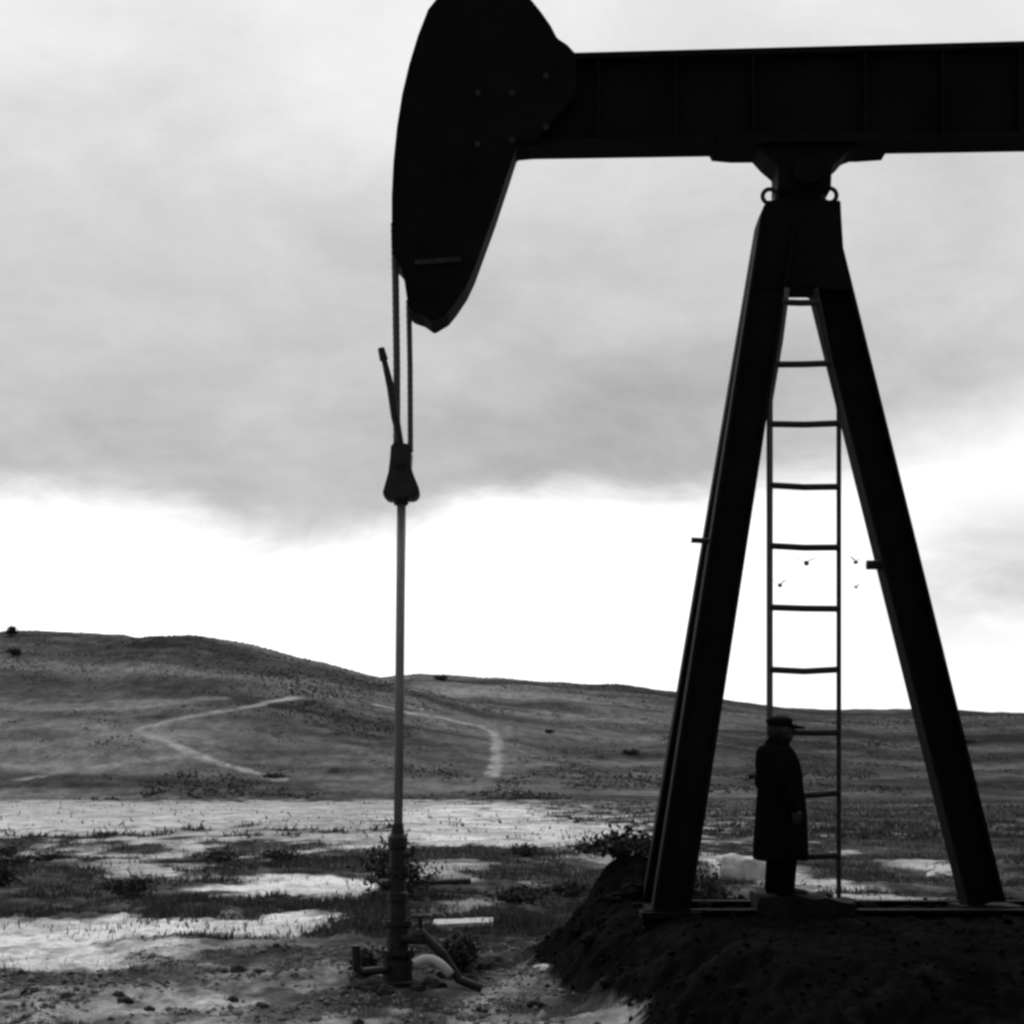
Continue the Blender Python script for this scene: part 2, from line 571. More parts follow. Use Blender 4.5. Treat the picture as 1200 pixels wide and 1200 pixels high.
M_GROUND = ground_material()
build_land()


# ------------------------------------------------------------------ grass and low scrub cover (uncountable)
def blades(name, x, y, h, w, m, label):
    n = len(x)
    z = height(x, y)
    ang = RNG.uniform(0, math.pi, n)
    lean = RNG.normal(0, 0.35, (n, 2)) * h[:, None]
    dx, dy = np.cos(ang) * w, np.sin(ang) * w
    v = np.empty((n, 3, 3))
    v[:, 0] = np.stack([x - dx, y - dy, z - 0.02], -1)
    v[:, 1] = np.stack([x + dx, y + dy, z - 0.02], -1)
    v[:, 2] = np.stack([x + lean[:, 0], y + lean[:, 1], z + h], -1)
    me = bpy.data.meshes.new(name)
    me.vertices.add(n * 3)
    me.vertices.foreach_set('co', v.ravel())
    me.loops.add(n * 3)
    me.loops.foreach_set('vertex_index', np.arange(n * 3, dtype=np.int32))
    me.polygons.add(n)
    me.polygons.foreach_set('loop_start', np.arange(0, n * 3, 3, dtype=np.int32))
    me.update()
    me.materials.append(m)
    o = link(bpy.data.objects.new(name, me))
    tag(o, label, 'grass', kind='stuff')
    return o


def grass_field():
    xs, ys, hs, ws = [], [], [], []
    # (count, y range, height, width, albedo threshold)
    for n, y0, y1, h0, wd, thr in ((150000, 23, 70, 0.10, 0.016, 0.16), (60000, 14.5, 25, 0.05, 0.006, 0.15), (40000, 60, 160, 0.16, 0.05, 0.14)):
        u = RNG.uniform(0, 1, n)
        y = 1 / (1 / y0 + u * (1 / y1 - 1 / y0)) if y0 > 20 else y0 + u * (y1 - y0)
        x = RNG.uniform(-0.38, 0.38, n) * y
        a = albedo(x, y)
        clump = fbm(x * 0.9, y * 0.5, 81, 4, 0.6)
        keep = ((a < thr) | (RNG.uniform(0, 1, n) < 0.05)) & (clump > (0.5 if y0 < 20 else 0.44)) & (pad_mask(x, y) < 0.35) & (np.hypot(x + 1.22, y - 18) > 0.7)
        x, y, clump = x[keep], y[keep], clump[keep]
        xs.append(x)
        ys.append(y)
        hs.append(h0 * RNG.uniform(0.45, 1.25, len(x)) * (0.5 + 1.4 * np.clip((clump - 0.42) * 3, 0, 1)))
        ws.append(wd * RNG.uniform(0.6, 1.4, len(x)))
    blades('grass', np.concatenate(xs), np.concatenate(ys), np.concatenate(hs), np.concatenate(ws),
           mat('dry_dark_grass', 0.04, 0.125, 0.6, 0.9, 0.0, 0.1), 'rough dark grass and low scrub over the flat ground')


grass_field()


def hill_scrub():
    n = 110000
    y = FOOT - 10 + (CREST2 + 10 - FOOT) * RNG.uniform(0, 1, n) ** 1.1
    x = RNG.uniform(-0.34, 0.34, n) * y
    c = fbm(x * 0.035, y * 0.03, 91, 5, 0.62) * 0.6 + fbm(x * 0.25, y * 0.1, 92, 4, 0.6) * 0.4
    d = np.full(n, 1e9)
    for pts, w, v in TRACKS:
        d = np.minimum(d, polyd(x, y, pts) - w)
    keep = (c > 0.5 + 0.25 * np.exp(-np.maximum(0, y - FOOT + 10) / 18.0)) & (d > 0.6) & (RNG.uniform(0, 1, n) < 0.75)
    x, y, c = x[keep], y[keep], c[keep]
    h = RNG.uniform(0.08, 0.3, len(x)) * (0.6 + 2.5 * np.clip(c - 0.5, 0, 0.3))
    o = blades('hill_scrub', x, y, h, h * RNG.uniform(0.5, 1.3, len(x)), mat('hill_scrub_leaf', 0.06, 0.13, 0.1, 0.9, 0.0, 0.1), 'low dark scrub and tussocks over the hillsides')
    o['category'] = 'scrub'


hill_scrub()


def gravel(name, x, y, s, m, label):
    """loose small stones, each an eight-sided lump"""
    n = len(x)
    z = height(x, y) + s * 0.15
    base = np.array([(1, 0, 0), (0, 1, 0), (-1, 0, 0), (0, -1, 0), (0, 0, 1), (0, 0, -1)], float)
    tri = np.array([(0, 1, 4), (1, 2, 4), (2, 3, 4), (3, 0, 4), (1, 0, 5), (2, 1, 5), (3, 2, 5), (0, 3, 5)])
    v = base[None] * s[:, None, None] * RNG.uniform(0.55, 1.3, (n, 6, 1)) * np.array([1, 1, 0.7]) + RNG.normal(0, 0.25, (n, 6, 3)) * s[:, None, None]
    a = RNG.uniform(0, 6.28, n)
    ca, sa = np.cos(a)[:, None], np.sin(a)[:, None]
    w = np.stack([v[..., 0] * ca - v[..., 1] * sa + x[:, None], v[..., 0] * sa + v[..., 1] * ca + y[:, None], v[..., 2] + z[:, None]], -1)
    f = (tri[None] + 6 * np.arange(n)[:, None, None]).reshape(-1, 3)
    me = bpy.data.meshes.new(name)
    me.vertices.add(n * 6)
    me.vertices.foreach_set('co', w.ravel())
    me.loops.add(f.size)
    me.loops.foreach_set('vertex_index', f.ravel().astype(np.int32))
    me.polygons.add(len(f))
    me.polygons.foreach_set('loop_start', np.arange(0, f.size, 3, dtype=np.int32))
    me.update()
    me.materials.append(m)
    tag(link(bpy.data.objects.new(name, me)), label, 'gravel', kind='stuff')


def strew():
    n = 26000
    y = RNG.uniform(13.8, 24, n)
    x = RNG.uniform(-0.36, 0.36, n) * y
    c = fbm(x * 1.3, y * 1.0, 95, 4, 0.6)
    pm = pad_mask(x, y)
    s = 0.010 + 0.03 * RNG.uniform(0, 1, n) ** 3 + 0.05 * RNG.uniform(0, 1, n) ** 30
    off = np.hypot(x + 1.22, y - 18) > 0.2
    k = (pm < 0.1) & (c > 0.49) & off & (albedo(x, y) < 0.36)
    gravel('gravel', x[k], y[k], s[k], mat('field_gravel', 0.03, 0.26, 2.2, 0.95, 0.3, 0.1), 'loose grit and small stones on the bare foreground')
    n = 9000
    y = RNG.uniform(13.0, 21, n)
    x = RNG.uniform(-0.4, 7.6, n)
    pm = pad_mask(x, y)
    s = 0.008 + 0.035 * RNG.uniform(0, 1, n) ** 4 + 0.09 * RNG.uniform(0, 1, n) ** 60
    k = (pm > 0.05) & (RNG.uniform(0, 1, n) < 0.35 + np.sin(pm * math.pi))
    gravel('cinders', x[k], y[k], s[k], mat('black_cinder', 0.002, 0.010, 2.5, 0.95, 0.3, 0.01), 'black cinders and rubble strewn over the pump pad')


strew()

# ------------------------------------------------------------------ the pumpjack
pj = thing('pumpjack', 'huge black oil pumpjack with horse head, walking beam and A-shaped post', 'pumpjack', P(940, 1068, 18.0))
BH = 0.21     # half thickness of the beam

# walking beam: an I-beam seen from the side, flanges proud of the web
yb = D
xl = (566 - 600) / F * yb
xr = (1480 - 600) / F * yb


def beam_z(px, e):
    t, b = 62 - (px - 660) * 14 / 535, 187 - (px - 610) * 9 / 585
    return (P(px, t, yb - BH).z if e == 't' else P(px, b, yb + BH).z)


bm = prism([(xl, beam_z(566, 't')), (xr, beam_z(1480, 't')), (xr, beam_z(1480, 't') - 0.06), (xl, beam_z(566, 't') - 0.06)], yb - BH, yb + BH)
prism([(xl, beam_z(566, 'b') + 0.06), (xr, beam_z(1480, 'b') + 0.06), (xr, beam_z(1480, 'b')), (xl, beam_z(566, 'b'))], yb - BH, yb + BH, bm)
prism([(xl, beam_z(566, 't') - 0.06), (xr, beam_z(1480, 't') - 0.06), (xr, beam_z(1480, 'b') + 0.06), (xl, beam_z(566, 'b') + 0.06)], yb - 0.05, yb + 0.05, bm)
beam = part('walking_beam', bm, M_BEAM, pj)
for px in (700, 790, 880, 1010, 1100, 1190, 1290, 1390):
    x = (px - 600) / F * yb
    bm = bmesh.new()
    for s in (-1, 1):
        zt, zb = beam_z(px, 't') - 0.062, beam_z(px, 'b') + 0.062
        box((x, yb + s * (0.05 + (BH - 0.065) / 2), (zt + zb) / 2), (0.025, BH - 0.067, zt - zb), bm)
    part('stiffener', bm, M_BEAM, pj, base=beam)

# horse head: two side plates with a curved front plate between them
HEAD = [(516, -6, 't'), (618, -6, 't'), (634, 14, 't'), (645, 30, 't'), (652, 44, 't'), (664, 52, 't'), (674, 63, 't'), (676, 120),
        (628, 187, 'b'), (606, 189, 'b'), (596, 220, 'b'), (580, 268, 'b'), (567, 303, 'b'), (556, 333, 'b'), (547, 352, 'b'), (534, 371, 'b'), (525, 382, 'b'),
        (508, 392, 'b'), (497, 384, 'b'), (485, 380, 'b'), (480, 368), (476, 340), (472, 320), (465, 312), (462, 306), (461, 275), (461, 240), (463, 200), (467, 160), (473, 122),
        (481, 88), (491, 55), (503, 24)]
bm = pprism(HEAD, D, 0.27)
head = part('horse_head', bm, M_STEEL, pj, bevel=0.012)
# wear plate and lip near the lower end of the head
a, b_ = P(486, 306, D - 0.28), P(540, 305, D - 0.28)
bm = box(((a.x + b_.x) / 2, D - 0.285, a.z), (b_.x - a.x, 0.03, 0.05), rot=Matrix.Rotation(math.radians(-4), 3, 'Y'))
part('latch_bar', bm, M_LADDER, pj, base=head)
for px, py in ((560, 110), (600, 110), (560, 170), (600, 165), (640, 90), (640, 150)):
    v = P(px, py, D - 0.27)
    bm = tube([v + Vector((0, -0.03, 0)), v + Vector((0, 0.002, 0))], 0.035, seg=6)
    part('bolt', bm, M_LADDER, pj, base=head)

# saddle bearing under the beam
bm = pprism([(834, 182, 'b'), (1042, 180, 'b'), (1040, 188, 'b'), (1010, 190, 'b'), (860, 191, 'b'), (838, 189, 'b')], D, 0.30)
part('bearing_plate', bm, M_STEEL, pj)
bm = pprism([(884, 190, 'b'), (1004, 189, 'b'), (990, 194, 'b'), (983, 202, 'b'), (970, 213, 'b'), (969, 240, 'b'), (908, 240, 'b'), (908, 213, 'b'), (896, 203, 'b')], D, 0.24)
sb = part('saddle_bearing', bm, M_STEEL, pj, bevel=0.008)
v = P(940, 212, D)
bm = tube([(v.x, D - 0.36, v.z), (v.x, D + 0.36, v.z)], 0.15, seg=24)
part('pivot_shaft', bm, M_STEEL, pj, base=sb)
for px, py in ((902, 230), (972, 229)):
    v = P(px, py, D - 0.12)
    part('lifting_eye', torus(v, 0.075, 0.024), M_LADDER, pj, smooth=True)

# post cap and gusset between the legs
bm = pprism([(896, 242), (981, 242), (982, 262), (985, 310), (992, 345), (953, 345), (950, 343), (923, 343), (920, 345), (878, 345), (882, 296), (887, 262), (892, 248)], D, 0.20)
part('post_cap', bm, M_STEEL, pj, bevel=0.01)


def leg_line(cx0, py0, cx1, py1, y0, y1):
    a = P(cx0, py0, D)
    b = P(cx1, py1, D)
    return Vector((a.x, y0, a.z)), Vector((b.x, y1, b.z))


zpad = 0.735
for s in (-1, 1):                                           # the pair of front legs, one behind the other
    a, b_ = leg_line(908.5, 265, 779, 1062, D + s * 0.12, D + s * 0.62)
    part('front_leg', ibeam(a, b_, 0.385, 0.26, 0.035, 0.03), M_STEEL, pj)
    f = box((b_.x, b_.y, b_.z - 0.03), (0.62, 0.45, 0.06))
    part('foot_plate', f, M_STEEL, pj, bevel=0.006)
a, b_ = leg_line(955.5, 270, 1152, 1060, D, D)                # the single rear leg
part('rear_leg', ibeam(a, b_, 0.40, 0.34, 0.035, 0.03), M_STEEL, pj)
part('foot_plate', box((b_.x + 0.03, b_.y, b_.z - 0.03), (0.66, 0.6, 0.06)), M_STEEL, pj, bevel=0.006)
# braces tying the front pair together
for t in (0.3, 0.62, 0.93):
    q0 = Vector(leg_line(908.5, 265, 779, 1062, D - 0.12, D - 0.62)[0]).lerp(leg_line(908.5, 265, 779, 1062, D - 0.12, D - 0.62)[1], t)
    q1 = Vector(leg_line(908.5, 265, 779, 1062, D + 0.12, D + 0.62)[0]).lerp(leg_line(908.5, 265, 779, 1062, D + 0.12, D + 0.62)[1], t)
    part('cross_brace', tube([q0, q1], 0.05, seg=8), M_STEEL, pj)
# stubs on the legs
v = P(818, 634, D - 0.3)
part('step_peg', tube([v + Vector((-0.07, 0, 0.01)), v + Vector((0.13, 0.0, 0))], 0.03, seg=8), M_LADDER, pj)
v = P(1021, 662, D)
part('step_peg', tube([v + Vector((-0.05, 0, 0)), v + Vector((0.14, 0, 0))], 0.05, seg=8), M_LADDER, pj)

# skid frame the post stands on (runs out of the picture to the right)
for s in (-1, 1):
    bm = ibeam((1.35, D + s * 0.62, zpad + 0.0), (9.6, D + s * 0.62, zpad + 0.0), 0.2, 0.2, 0.025, 0.02, side=Vector((0, 0, 1)))
    part('skid_rail', bm, M_STEEL, pj)
for x in (1.5, 5.05, 7.0, 9.5):
    part('skid_crossbar', box((x, D, zpad + 0.01), (0.16, 1.03, 0.14)), M_STEEL, pj)

# ladder between the legs
yl = D - 0.28
xa, xb = P(902, 600, yl).x, P(983, 600, yl).x
zt, zb = P(900, 338, yl).z, P(900, 1052, yl).z
lad = part('ladder', tube([(xa, yl, zb), (xa, yl, P(0, 470, yl).z), (P(914, 0, yl).x, yl, P(0, 400, yl).z), (P(922, 0, yl).x, yl, zt)], 0.034, seg=10), M_CABLE, pj)
lad.name = 'ladder'
part('rail', tube([(xb, yl, zb), (xb, yl, P(0, 480, yl).z), (P(972, 0, yl).x, yl, P(0, 420, yl).z), (P(956, 0, yl).x, yl, zt)], 0.026, seg=10), M_LADDER, pj, base=lad)
for i, py in enumerate((355, 427, 497, 570, 641, 713, 785, 858, 930, 1003)):
    x0, x1 = (xa, xb) if py > 480 else (P(908, 0, yl).x, P(974, 0, yl).x) if py > 400 else (P(916, 0, yl).x, P(960, 0, yl).x)
    z = P(0, py, yl).z
    dz = random.uniform(-.012, .012)
    part('rung', tube([(x0, yl - 0.01, z - dz), ((x0 + x1) / 2, yl - 0.01, z - random.uniform(0, .02)), (x1, yl - 0.01, z + dz + 0.005)], 0.034, seg=10), M_LADDER, pj, base=lad)

# ------------------------------------------------------------------ bridle, carrier bar and polished rod hanging from the head
br = thing('rod_hanger', 'grey wire ropes, dark clamp and thin pump rod hanging under the horse head', 'pump rod', P(467, 965, D))
def rope(pts, rad):
    """six strands laid round one another along a path"""
    bm = bmesh.new()
    pts = [Vector(p) for p in pts]
    dense = []
    for a, b in zip(pts, pts[1:]):
        n = max(2, int((b - a).length / 0.025))
        dense += [a.lerp(b, k / n) for k in range(n)]
    dense.append(pts[-1])
    for s_ in range(6):
        line = []
        for k, q in enumerate(dense):
            t = 2 * math.pi * s_ / 6 + k * 0.025 / 0.45 * 2 * math.pi
            line.append(q + Vector((math.cos(t), math.sin(t), 0)) * rad * 0.66)
        tube(line, rad * 0.36, bm, 6)
    return bm


part('wire_rope', rope([P(462, 262, D - 0.1), P(463.5, 330, D - 0.1), P(465, 430, D - 0.08), P(465, 530, D - 0.05)], 0.038), M_CABLE, br)
part('wire_rope', rope([P(479, 352, D + 0.05), P(480.5, 430, D + 0.04), P(481, 530, D + 0.03)], 0.03), M_CABLE, br)
bm = tube([P(446.5, 408, D - 0.16), P(450, 422, D - 0.16)], [0.036, 0.045], seg=8)
tube([P(450, 421, D - 0.16), P(458, 455, D - 0.14), P(463, 488, D - 0.12), P(471, 526, D - 0.1)], [0.03, 0.042, 0.045, 0.03], bm, seg=8)
part('clamp_lever', bm, M_WELL, br)
bm = pprism([(459, 524), (466, 521), (480, 523), (483, 532), (482, 548), (486, 560), (491, 572), (492, 580), (487, 586), (455, 587), (449, 581), (452, 570), (456, 556), (458, 540)], D, 0.14)
cb = part('carrier_bar', bm, M_WELL, br, bevel=0.012)
q = P(470, 545, D)
bm = tube([q + Vector((0, -0.19, 0)), q + Vector((0, 0.19, 0))], 0.045, seg=8)
part('carrier_pin', bm, M_WELL, br, base=cb)
part('rod_clamp', lathe(P(470, 592, D), [(0.07, 0), (0.08, 0.015), (0.08, 0.07), (0.06, 0.08)], 12), M_WELL, br)
part('polished_rod', tube([P(470.5, 584, D), P(466.5, 975, D)], 0.048, seg=14), M_ROD, br, smooth=True)

# ------------------------------------------------------------------ wellhead
wx = P(466, 1000, D).x
wh = thing('wellhead', 'dark upright wellhead with flanges and valves under the pump rod', 'wellhead', (wx, D, 0.0))
z0 = 0.0
part('casing_head', lathe((wx, D, -0.05), [(0.16, 0), (0.16, 0.3), (0.12, 0.34), (0.12, 0.62), (0.11, 0.66)], 24), M_WELL, wh)
part('flange', lathe((wx, D, 0.30), [(0.19, 0), (0.19, 0.06)], 24), M_WELL, wh)
part('flange', lathe((wx, D, 0.62), [(0.155, 0), (0.155, 0.05)], 24), M_WELL, wh)
part('tubing_head', lathe((wx, D, 0.66), [(0.10, 0), (0.095, 0.2), (0.112, 0.22), (0.112, 0.3), (0.09, 0.32), (0.085, 0.52)], 20), M_WELL, wh)
part('flange', lathe((wx, D, 1.17), [(0.125, 0), (0.125, 0.045)], 24), M_WELL, wh)
part('stuffing_box', lathe((wx, D, 1.22), [(0.085, 0), (0.085, 0.2), (0.105, 0.23), (0.105, 0.33), (0.075, 0.37), (0.06, 0.47)], 20), M_WELL, wh)
for zf, rf in ((0.36, 0.165), (0.67, 0.132), (1.215, 0.105)):
    for k in range(8):
        a_ = 2 * math.pi * (k + .5) / 8
        q = Vector((wx + rf * math.cos(a_), D + rf * math.sin(a_), zf - 0.09))
        part('flange_bolt', tube([q, q + Vector((0, 0, 0.12))], 0.016, seg=6), M_WELL, wh)
part('gauge_valve', tube([(wx + 0.05, D - 0.05, 1.36), (wx + 0.16, D - 0.08, 1.38), (wx + 0.17, D - 0.08, 1.47)], [0.03, 0.03, 0.022], seg=8), M_WELL, wh)
# flow tee to the left and valve to the right
bm = tube([(wx, D, 1.05), (wx - 0.18, D - 0.02, 1.05)], 0.055, seg=12)
part('flow_tee', bm, M_WELL, wh)
bm = tube([(wx + 0.05, D - 0.1, 0.48), (wx + 0.34, D - 0.16, 0.48)], 0.055, seg=12)
lathe((wx + 0.25, D - 0.14, 0.44), [(0.075, 0), (0.08, 0.1), (0.05, 0.14), (0.025, 0.16), (0.025, 0.3)], 14, bm)
vv = part('valve', bm, M_WELL, wh)
part('handwheel', torus((wx + 0.25, D - 0.14, 0.73), 0.1, 0.014, 'z'), M_WELL, wh, smooth=True, base=vv)
bm = tube([(wx + 0.33, D - 0.16, 0.48), (wx + 0.48, D - 0.2, 0.34), (wx + 0.66, D - 0.2, 0.06), (wx + 0.9, D - 0.22, -0.03)], 0.05, seg=12)
part('flow_pipe', bm, M_WELL, wh)
bm = tube([(wx - 0.1, D - 0.15, 0.16), (wx - 0.36, D - 0.2, 0.14), (wx - 0.42, D - 0.2, 0.2), (wx - 0.43, D - 0.2, 0.42)], 0.045, seg=12)
part('bleed_pipe', bm, M_WELL, wh)
bm = box((wx, D, -0.02), (0.95, 0.8, 0.12), rot=Matrix.Rotation(0.2, 3, 'Z'))
part('base_slab', bm, M_CONC_DARK, wh, bevel=0.02)

# ------------------------------------------------------------------ loose things around
def rock_bm(c, sx, sy, sz, seed, sub=2):
    bm = bmesh.new()
    bmesh.ops.create_icosphere(bm, subdivisions=sub, radius=1.0)
    for v in bm.verts:
        n = mnoise.fractal(v.co * 1.3 + Vector((seed * 7.3, seed * 3.1, seed)), 1.0, 2.0, 4)
        v.co *= 1 + 0.38 * n
        v.co = Vector((v.co.x * sx, v.co.y * sy, v.co.z * sz))
    bmesh.ops.translate(bm, verts=bm.verts, vec=Vector(c))
    return bm


def rock(name, x, y, s, m, label, cat, group=None, seed=0, flat=0.7, sub=3, sink=0.4):
    z = hgt(x, y)
    bm = rock_bm((0, 0, 0), s, s * random.uniform(0.7, 1.0), s * flat, seed, sub)
    o = obj(name, bm, m)
    o.location = (x, y, z + s * flat * (1 - 2 * sink) * 0.6)
    o.rotation_euler = (0, 0, random.uniform(0, 6.28))
    tag(o, label, cat, group)
    return o


# footing the man and the ladder stand on
fx0, fx1 = P(886, 0, 17.5).x, P(998, 0, 17.5).x
bm = box(((fx0 + fx1) / 2, 17.55, 0.80), (fx1 - fx0, 0.85, 0.36))
bmesh.ops.subdivide_edges(bm, edges=bm.edges, cuts=5, use_grid_fill=True)
for v in bm.verts:
    v.co += Vector([mnoise.noise(v.co * 4.1 + Vector((i * 9, 0, 0))) * 0.05 for i in range(3)])
    if v.co.x > fx1 - 0.3:
        v.co.z -= 0.07
tag(obj('concrete_footing', bm, M_CONC_DARK, origin=((fx0 + fx1) / 2, 17.55, 0.62)),
    'broken dark concrete block under the ladder and the standing man', 'footing')

GR = 'dark clods lying around the wellhead'
for i, (px, py, s) in enumerate(((423, 1150, .11), (436, 1163, .13), (452, 1166, .10), (505, 1158, .12), (522, 1148, .12), (538, 1142, .10), (552, 1152, .08),
                                 (412, 1160, .07), (490, 1168, .08), (566, 1138, .09), (444, 1140, .1), (583, 1128, .07))):
    x, y = cast(px, py)
    rock('clod', x, y, s, M_ROCK_DARK, 'dark oily clod in the heap around the wellhead foot', 'clod', GR, i + 1, 0.75)
GR = 'dark clods scattered over the foreground'
k = 0
for i in range(26):
    px, py = random.uniform(-20, 660), random.uniform(1135, 1205)
    if 400 < px < 600 and py < 1175:
        continue
    x, y = cast(px, py)
    rock('clod', x, y, random.choice((.025, .03, .045, .06, .09)), M_ROCK_DARK, 'small dark clod lying loose on the bare grey foreground', 'clod', GR, 40 + i, 0.65)
GR = 'black stones on the pump pad'
for i, (px, py, s) in enumerate(((858, 1062, .07), (1020, 1066, .09), (1062, 1068, .06), (720, 1062, .12), (742, 1050, .14), (705, 1085, .1), (690, 1110, .09), (826, 1068, .09), (1098, 1066, .06))):
    x, y = cast(px, py)
    rock('stone', x, y, s, M_STONE, 'black stone lying on the edge of the dark pump pad', 'stone', GR, 100 + i, 0.7)
# pale pieces that show up singly
x, y = cast(641, 1138)
rock('stone', x, y, 0.14, M_ROCK_PALE, 'small pale stone at the foot of the dark bank right of the wellhead', 'stone', seed=201, flat=0.4)
x, y = cast(441, 1146)
rock('stone', x, y - 0.1, 0.09, M_ROCK_PALE, 'small pale stone among dark clods left of the wellhead', 'stone', seed=203, flat=0.8)
x, y = cast(1102, 1028)
rock('stone', x, y, 0.32, M_ROCK_PALE, 'pale stone on the ground beside the rear leg of the pumpjack', 'stone', seed=204, flat=0.4)
x, y = cast(868, 1031)
bm = box((0, 0, 0.22), (1.0, 0.6, 0.5))
bmesh.ops.subdivide_edges(bm, edges=bm.edges, cuts=4, use_grid_fill=True)
for v in bm.verts:
    v.co += Vector([mnoise.noise(v.co * 3.1 + Vector((i * 5, 2, 0))) * 0.16 for i in range(3)])
o = obj('concrete_block', bm, M_CONC_PALE, smooth=True)
o.location = (x, y, hgt(x, y))
o.rotation_euler = (0, 0, 0.15)
tag(o, 'white weathered concrete block on the ground between left leg and man', 'block')
# bent pale pipe end right of the wellhead
c = P(486, 1140, 17.5)
pts = []
for i in range(12):
    t = i / 11
    q = P(486 + 42 * t, 1136 - 14 * math.sin(math.pi * (0.15 + 0.72 * t)) + 12 * t * t, 17.45)
    pts.append(q)
bm = tube(pts, 0.05, seg=12)
o = obj('bent_pipe', bm, M_PIPE, smooth=True, origin=pts[0])
tag(o, 'short pale bent pipe arching beside the wellhead foot', 'pipe')
# bleached boards lying about
def board(px0, px1, py, label, thick=0.05, wid=0.22, dz=0.0, m=M_PLANK):
    (x0, y0), (x1, y1) = cast(px0, py), cast(px1, py)
    ym = (y0 + y1) / 2
    x0, x1 = (px0 - 600) / F * ym, (px1 - 600) / F * ym
    z = max(hgt(x0, ym), hgt((x0 + x1) / 2, ym), hgt(x1, ym)) + thick / 2 + dz
    bm = box((0, 0, 0), (x1 - x0, wid, thick))
    bmesh.ops.subdivide_edges(bm, edges=[e for e in bm.edges if abs((e.verts[0].co - e.verts[1].co).x) > 0.3], cuts=8)
    for v in bm.verts:
        v.co.z += 0.012 * math.sin(v.co.x * 3) + random.uniform(-.004, .004)
        v.co.y += random.uniform(-.006, .006)
    o = obj('board', bm, m)
    o.location = ((x0 + x1) / 2, ym, z)
    o.rotation_euler = (math.radians(3), math.radians(random.uniform(-1, 1)), random.uniform(-.03, .03))
    tag(o, label, 'board')


board(508, 578, 1086, 'pale bleached board lying flat just right of the wellhead', 0.06, 0.5)
board(480, 552, 1036, 'dark old board lying behind the wellhead on pale ground', 0.07, 0.3, m=M_BARK)


# ------------------------------------------------------------------ bushes and trees: stems plus leaf-sized faces
def bush(name, x, y, w, h, label, cat='bush', leaf=0.05, n=900, group=None, tree=False, seed=0):
    rnd = random.Random(seed)
    z = hgt(x, y)
    root = thing(name, label, cat, (x, y, z), group)
    tips = []
    bm = bmesh.new()
    if tree:
        tube([(x, y, z - 0.1), (x + w * .03, y, z + h * .3), (x - w * .02, y, z + h * .55)], [w * .06, w * .045, w * .025], bm, 7)
    for k in range(9 if tree else 26):
        a = rnd.uniform(0, 6.28)
        r = rnd.uniform(0.25, 0.9)
        zb = z + (h * rnd.uniform(.25, .5) if tree else -0.02)
        t = Vector((x + math.cos(a) * w * .5 * r, y + math.sin(a) * w * .5 * r, z + h * rnd.uniform(.45, 1.0) * (1 - 0.4 * r * r)))
        b0 = Vector((x, y, zb))
        mid = b0.lerp(t, .5) + Vector((rnd.uniform(-.1, .1) * w, rnd.uniform(-.1, .1) * w, .06 * h))
        tube([b0, mid, t], [w * .02, w * .014, w * .005], bm, 5)
        tips += [t, mid.lerp(t, .5)]
    part('stem' if not tree else 'trunk', bm, M_BARK, root)
    bm = bmesh.new()
    for i in range(n):
        t = rnd.choice(tips)
        c = t + Vector((rnd.gauss(0, 1) * w * .12, rnd.gauss(0, 1) * w * .12, rnd.gauss(0, 1) * h * .14))
        c.z = max(c.z, z + 0.02)
        u = Vector((rnd.gauss(0, 1), rnd.gauss(0, 1), rnd.gauss(0, 1))).normalized()
        v = u.cross(Vector((rnd.gauss(0, 1), rnd.gauss(0, 1), rnd.gauss(0, 1)))).normalized()
        l = leaf * rnd.uniform(.6, 1.4)
        bm.faces.new([bm.verts.new(c + q) for q in (u * l, v * l * .45, -u * l, -v * l * .45)])
    part('crown' if tree else 'foliage', bm, M_LEAF, root)
    return root


x, y = cast(15, 745)
bush('tree', x, y - 1, 2.0, 1.6, 'tiny lone tree on the crest of the left hill', 'tree', 0.16, 1100, tree=True, seed=1)
x, y = cast(16, 768)
bush('bush', x, y, 2.2, 1.2, 'dark bush on the hillside just below the lone tree', 'bush', 0.2, 420, seed=2)
x, y = cast(515, 797)
bush('bush', x, y - 1, 3.0, 1.1, 'small round bush on the far ridge right of the pump rod', 'bush', 0.26, 420, seed=3)
x, y = 1.62, 20.3
bush('bush', 1.38, 19.75, 1.1, 0.30, 'dark scraggy bush growing against the foot of the front legs', 'bush', 0.045, 1500, seed=4)
x, y = cast(830, 1046)
bush('bush', (830 - 600) / F * 23.0, 23.0, 0.7, 0.85, 'small dark bush between the front legs and the white block', 'bush', 0.045, 900, seed=5)
bush('bush', (466 - 600) / F * 29.0, 29.0, 1.25, 0.95, 'round dark bush directly behind the top of the wellhead', 'bush', 0.05, 1500, seed=6)
bush('bush', cast(541, 1143)[0], cast(541, 1143)[1], 0.55, 0.42, 'dark weedy bush at the right foot of the wellhead', 'bush', 0.035, 900, seed=8)
bush('bush', cast(428, 1150)[0], cast(428, 1150)[1], 0.3, 0.34, 'small dark weedy bush at the left foot of the wellhead', 'bush', 0.03, 500, seed=9)
GR = 'low bushes on the scrubby flat'
for i in range(18):
    py = random.uniform(990, 1062)
    px = random.choice((random.uniform(-20, 420), random.uniform(560, 740), random.uniform(-20, 260)))
    x, y = cast(px, py)
    if float(albedo(np.array([x]), np.array([y]))[0]) > 0.2:
        continue
    bush('bush', x, y, random.uniform(.6, 1.5), random.uniform(.2, .38), 'low dark bush among rough grass on the flat ground', 'bush', 0.045, 420, GR, seed=20 + i)
GR = 'bushes dotted over the hillsides'
rr = random.Random(5)
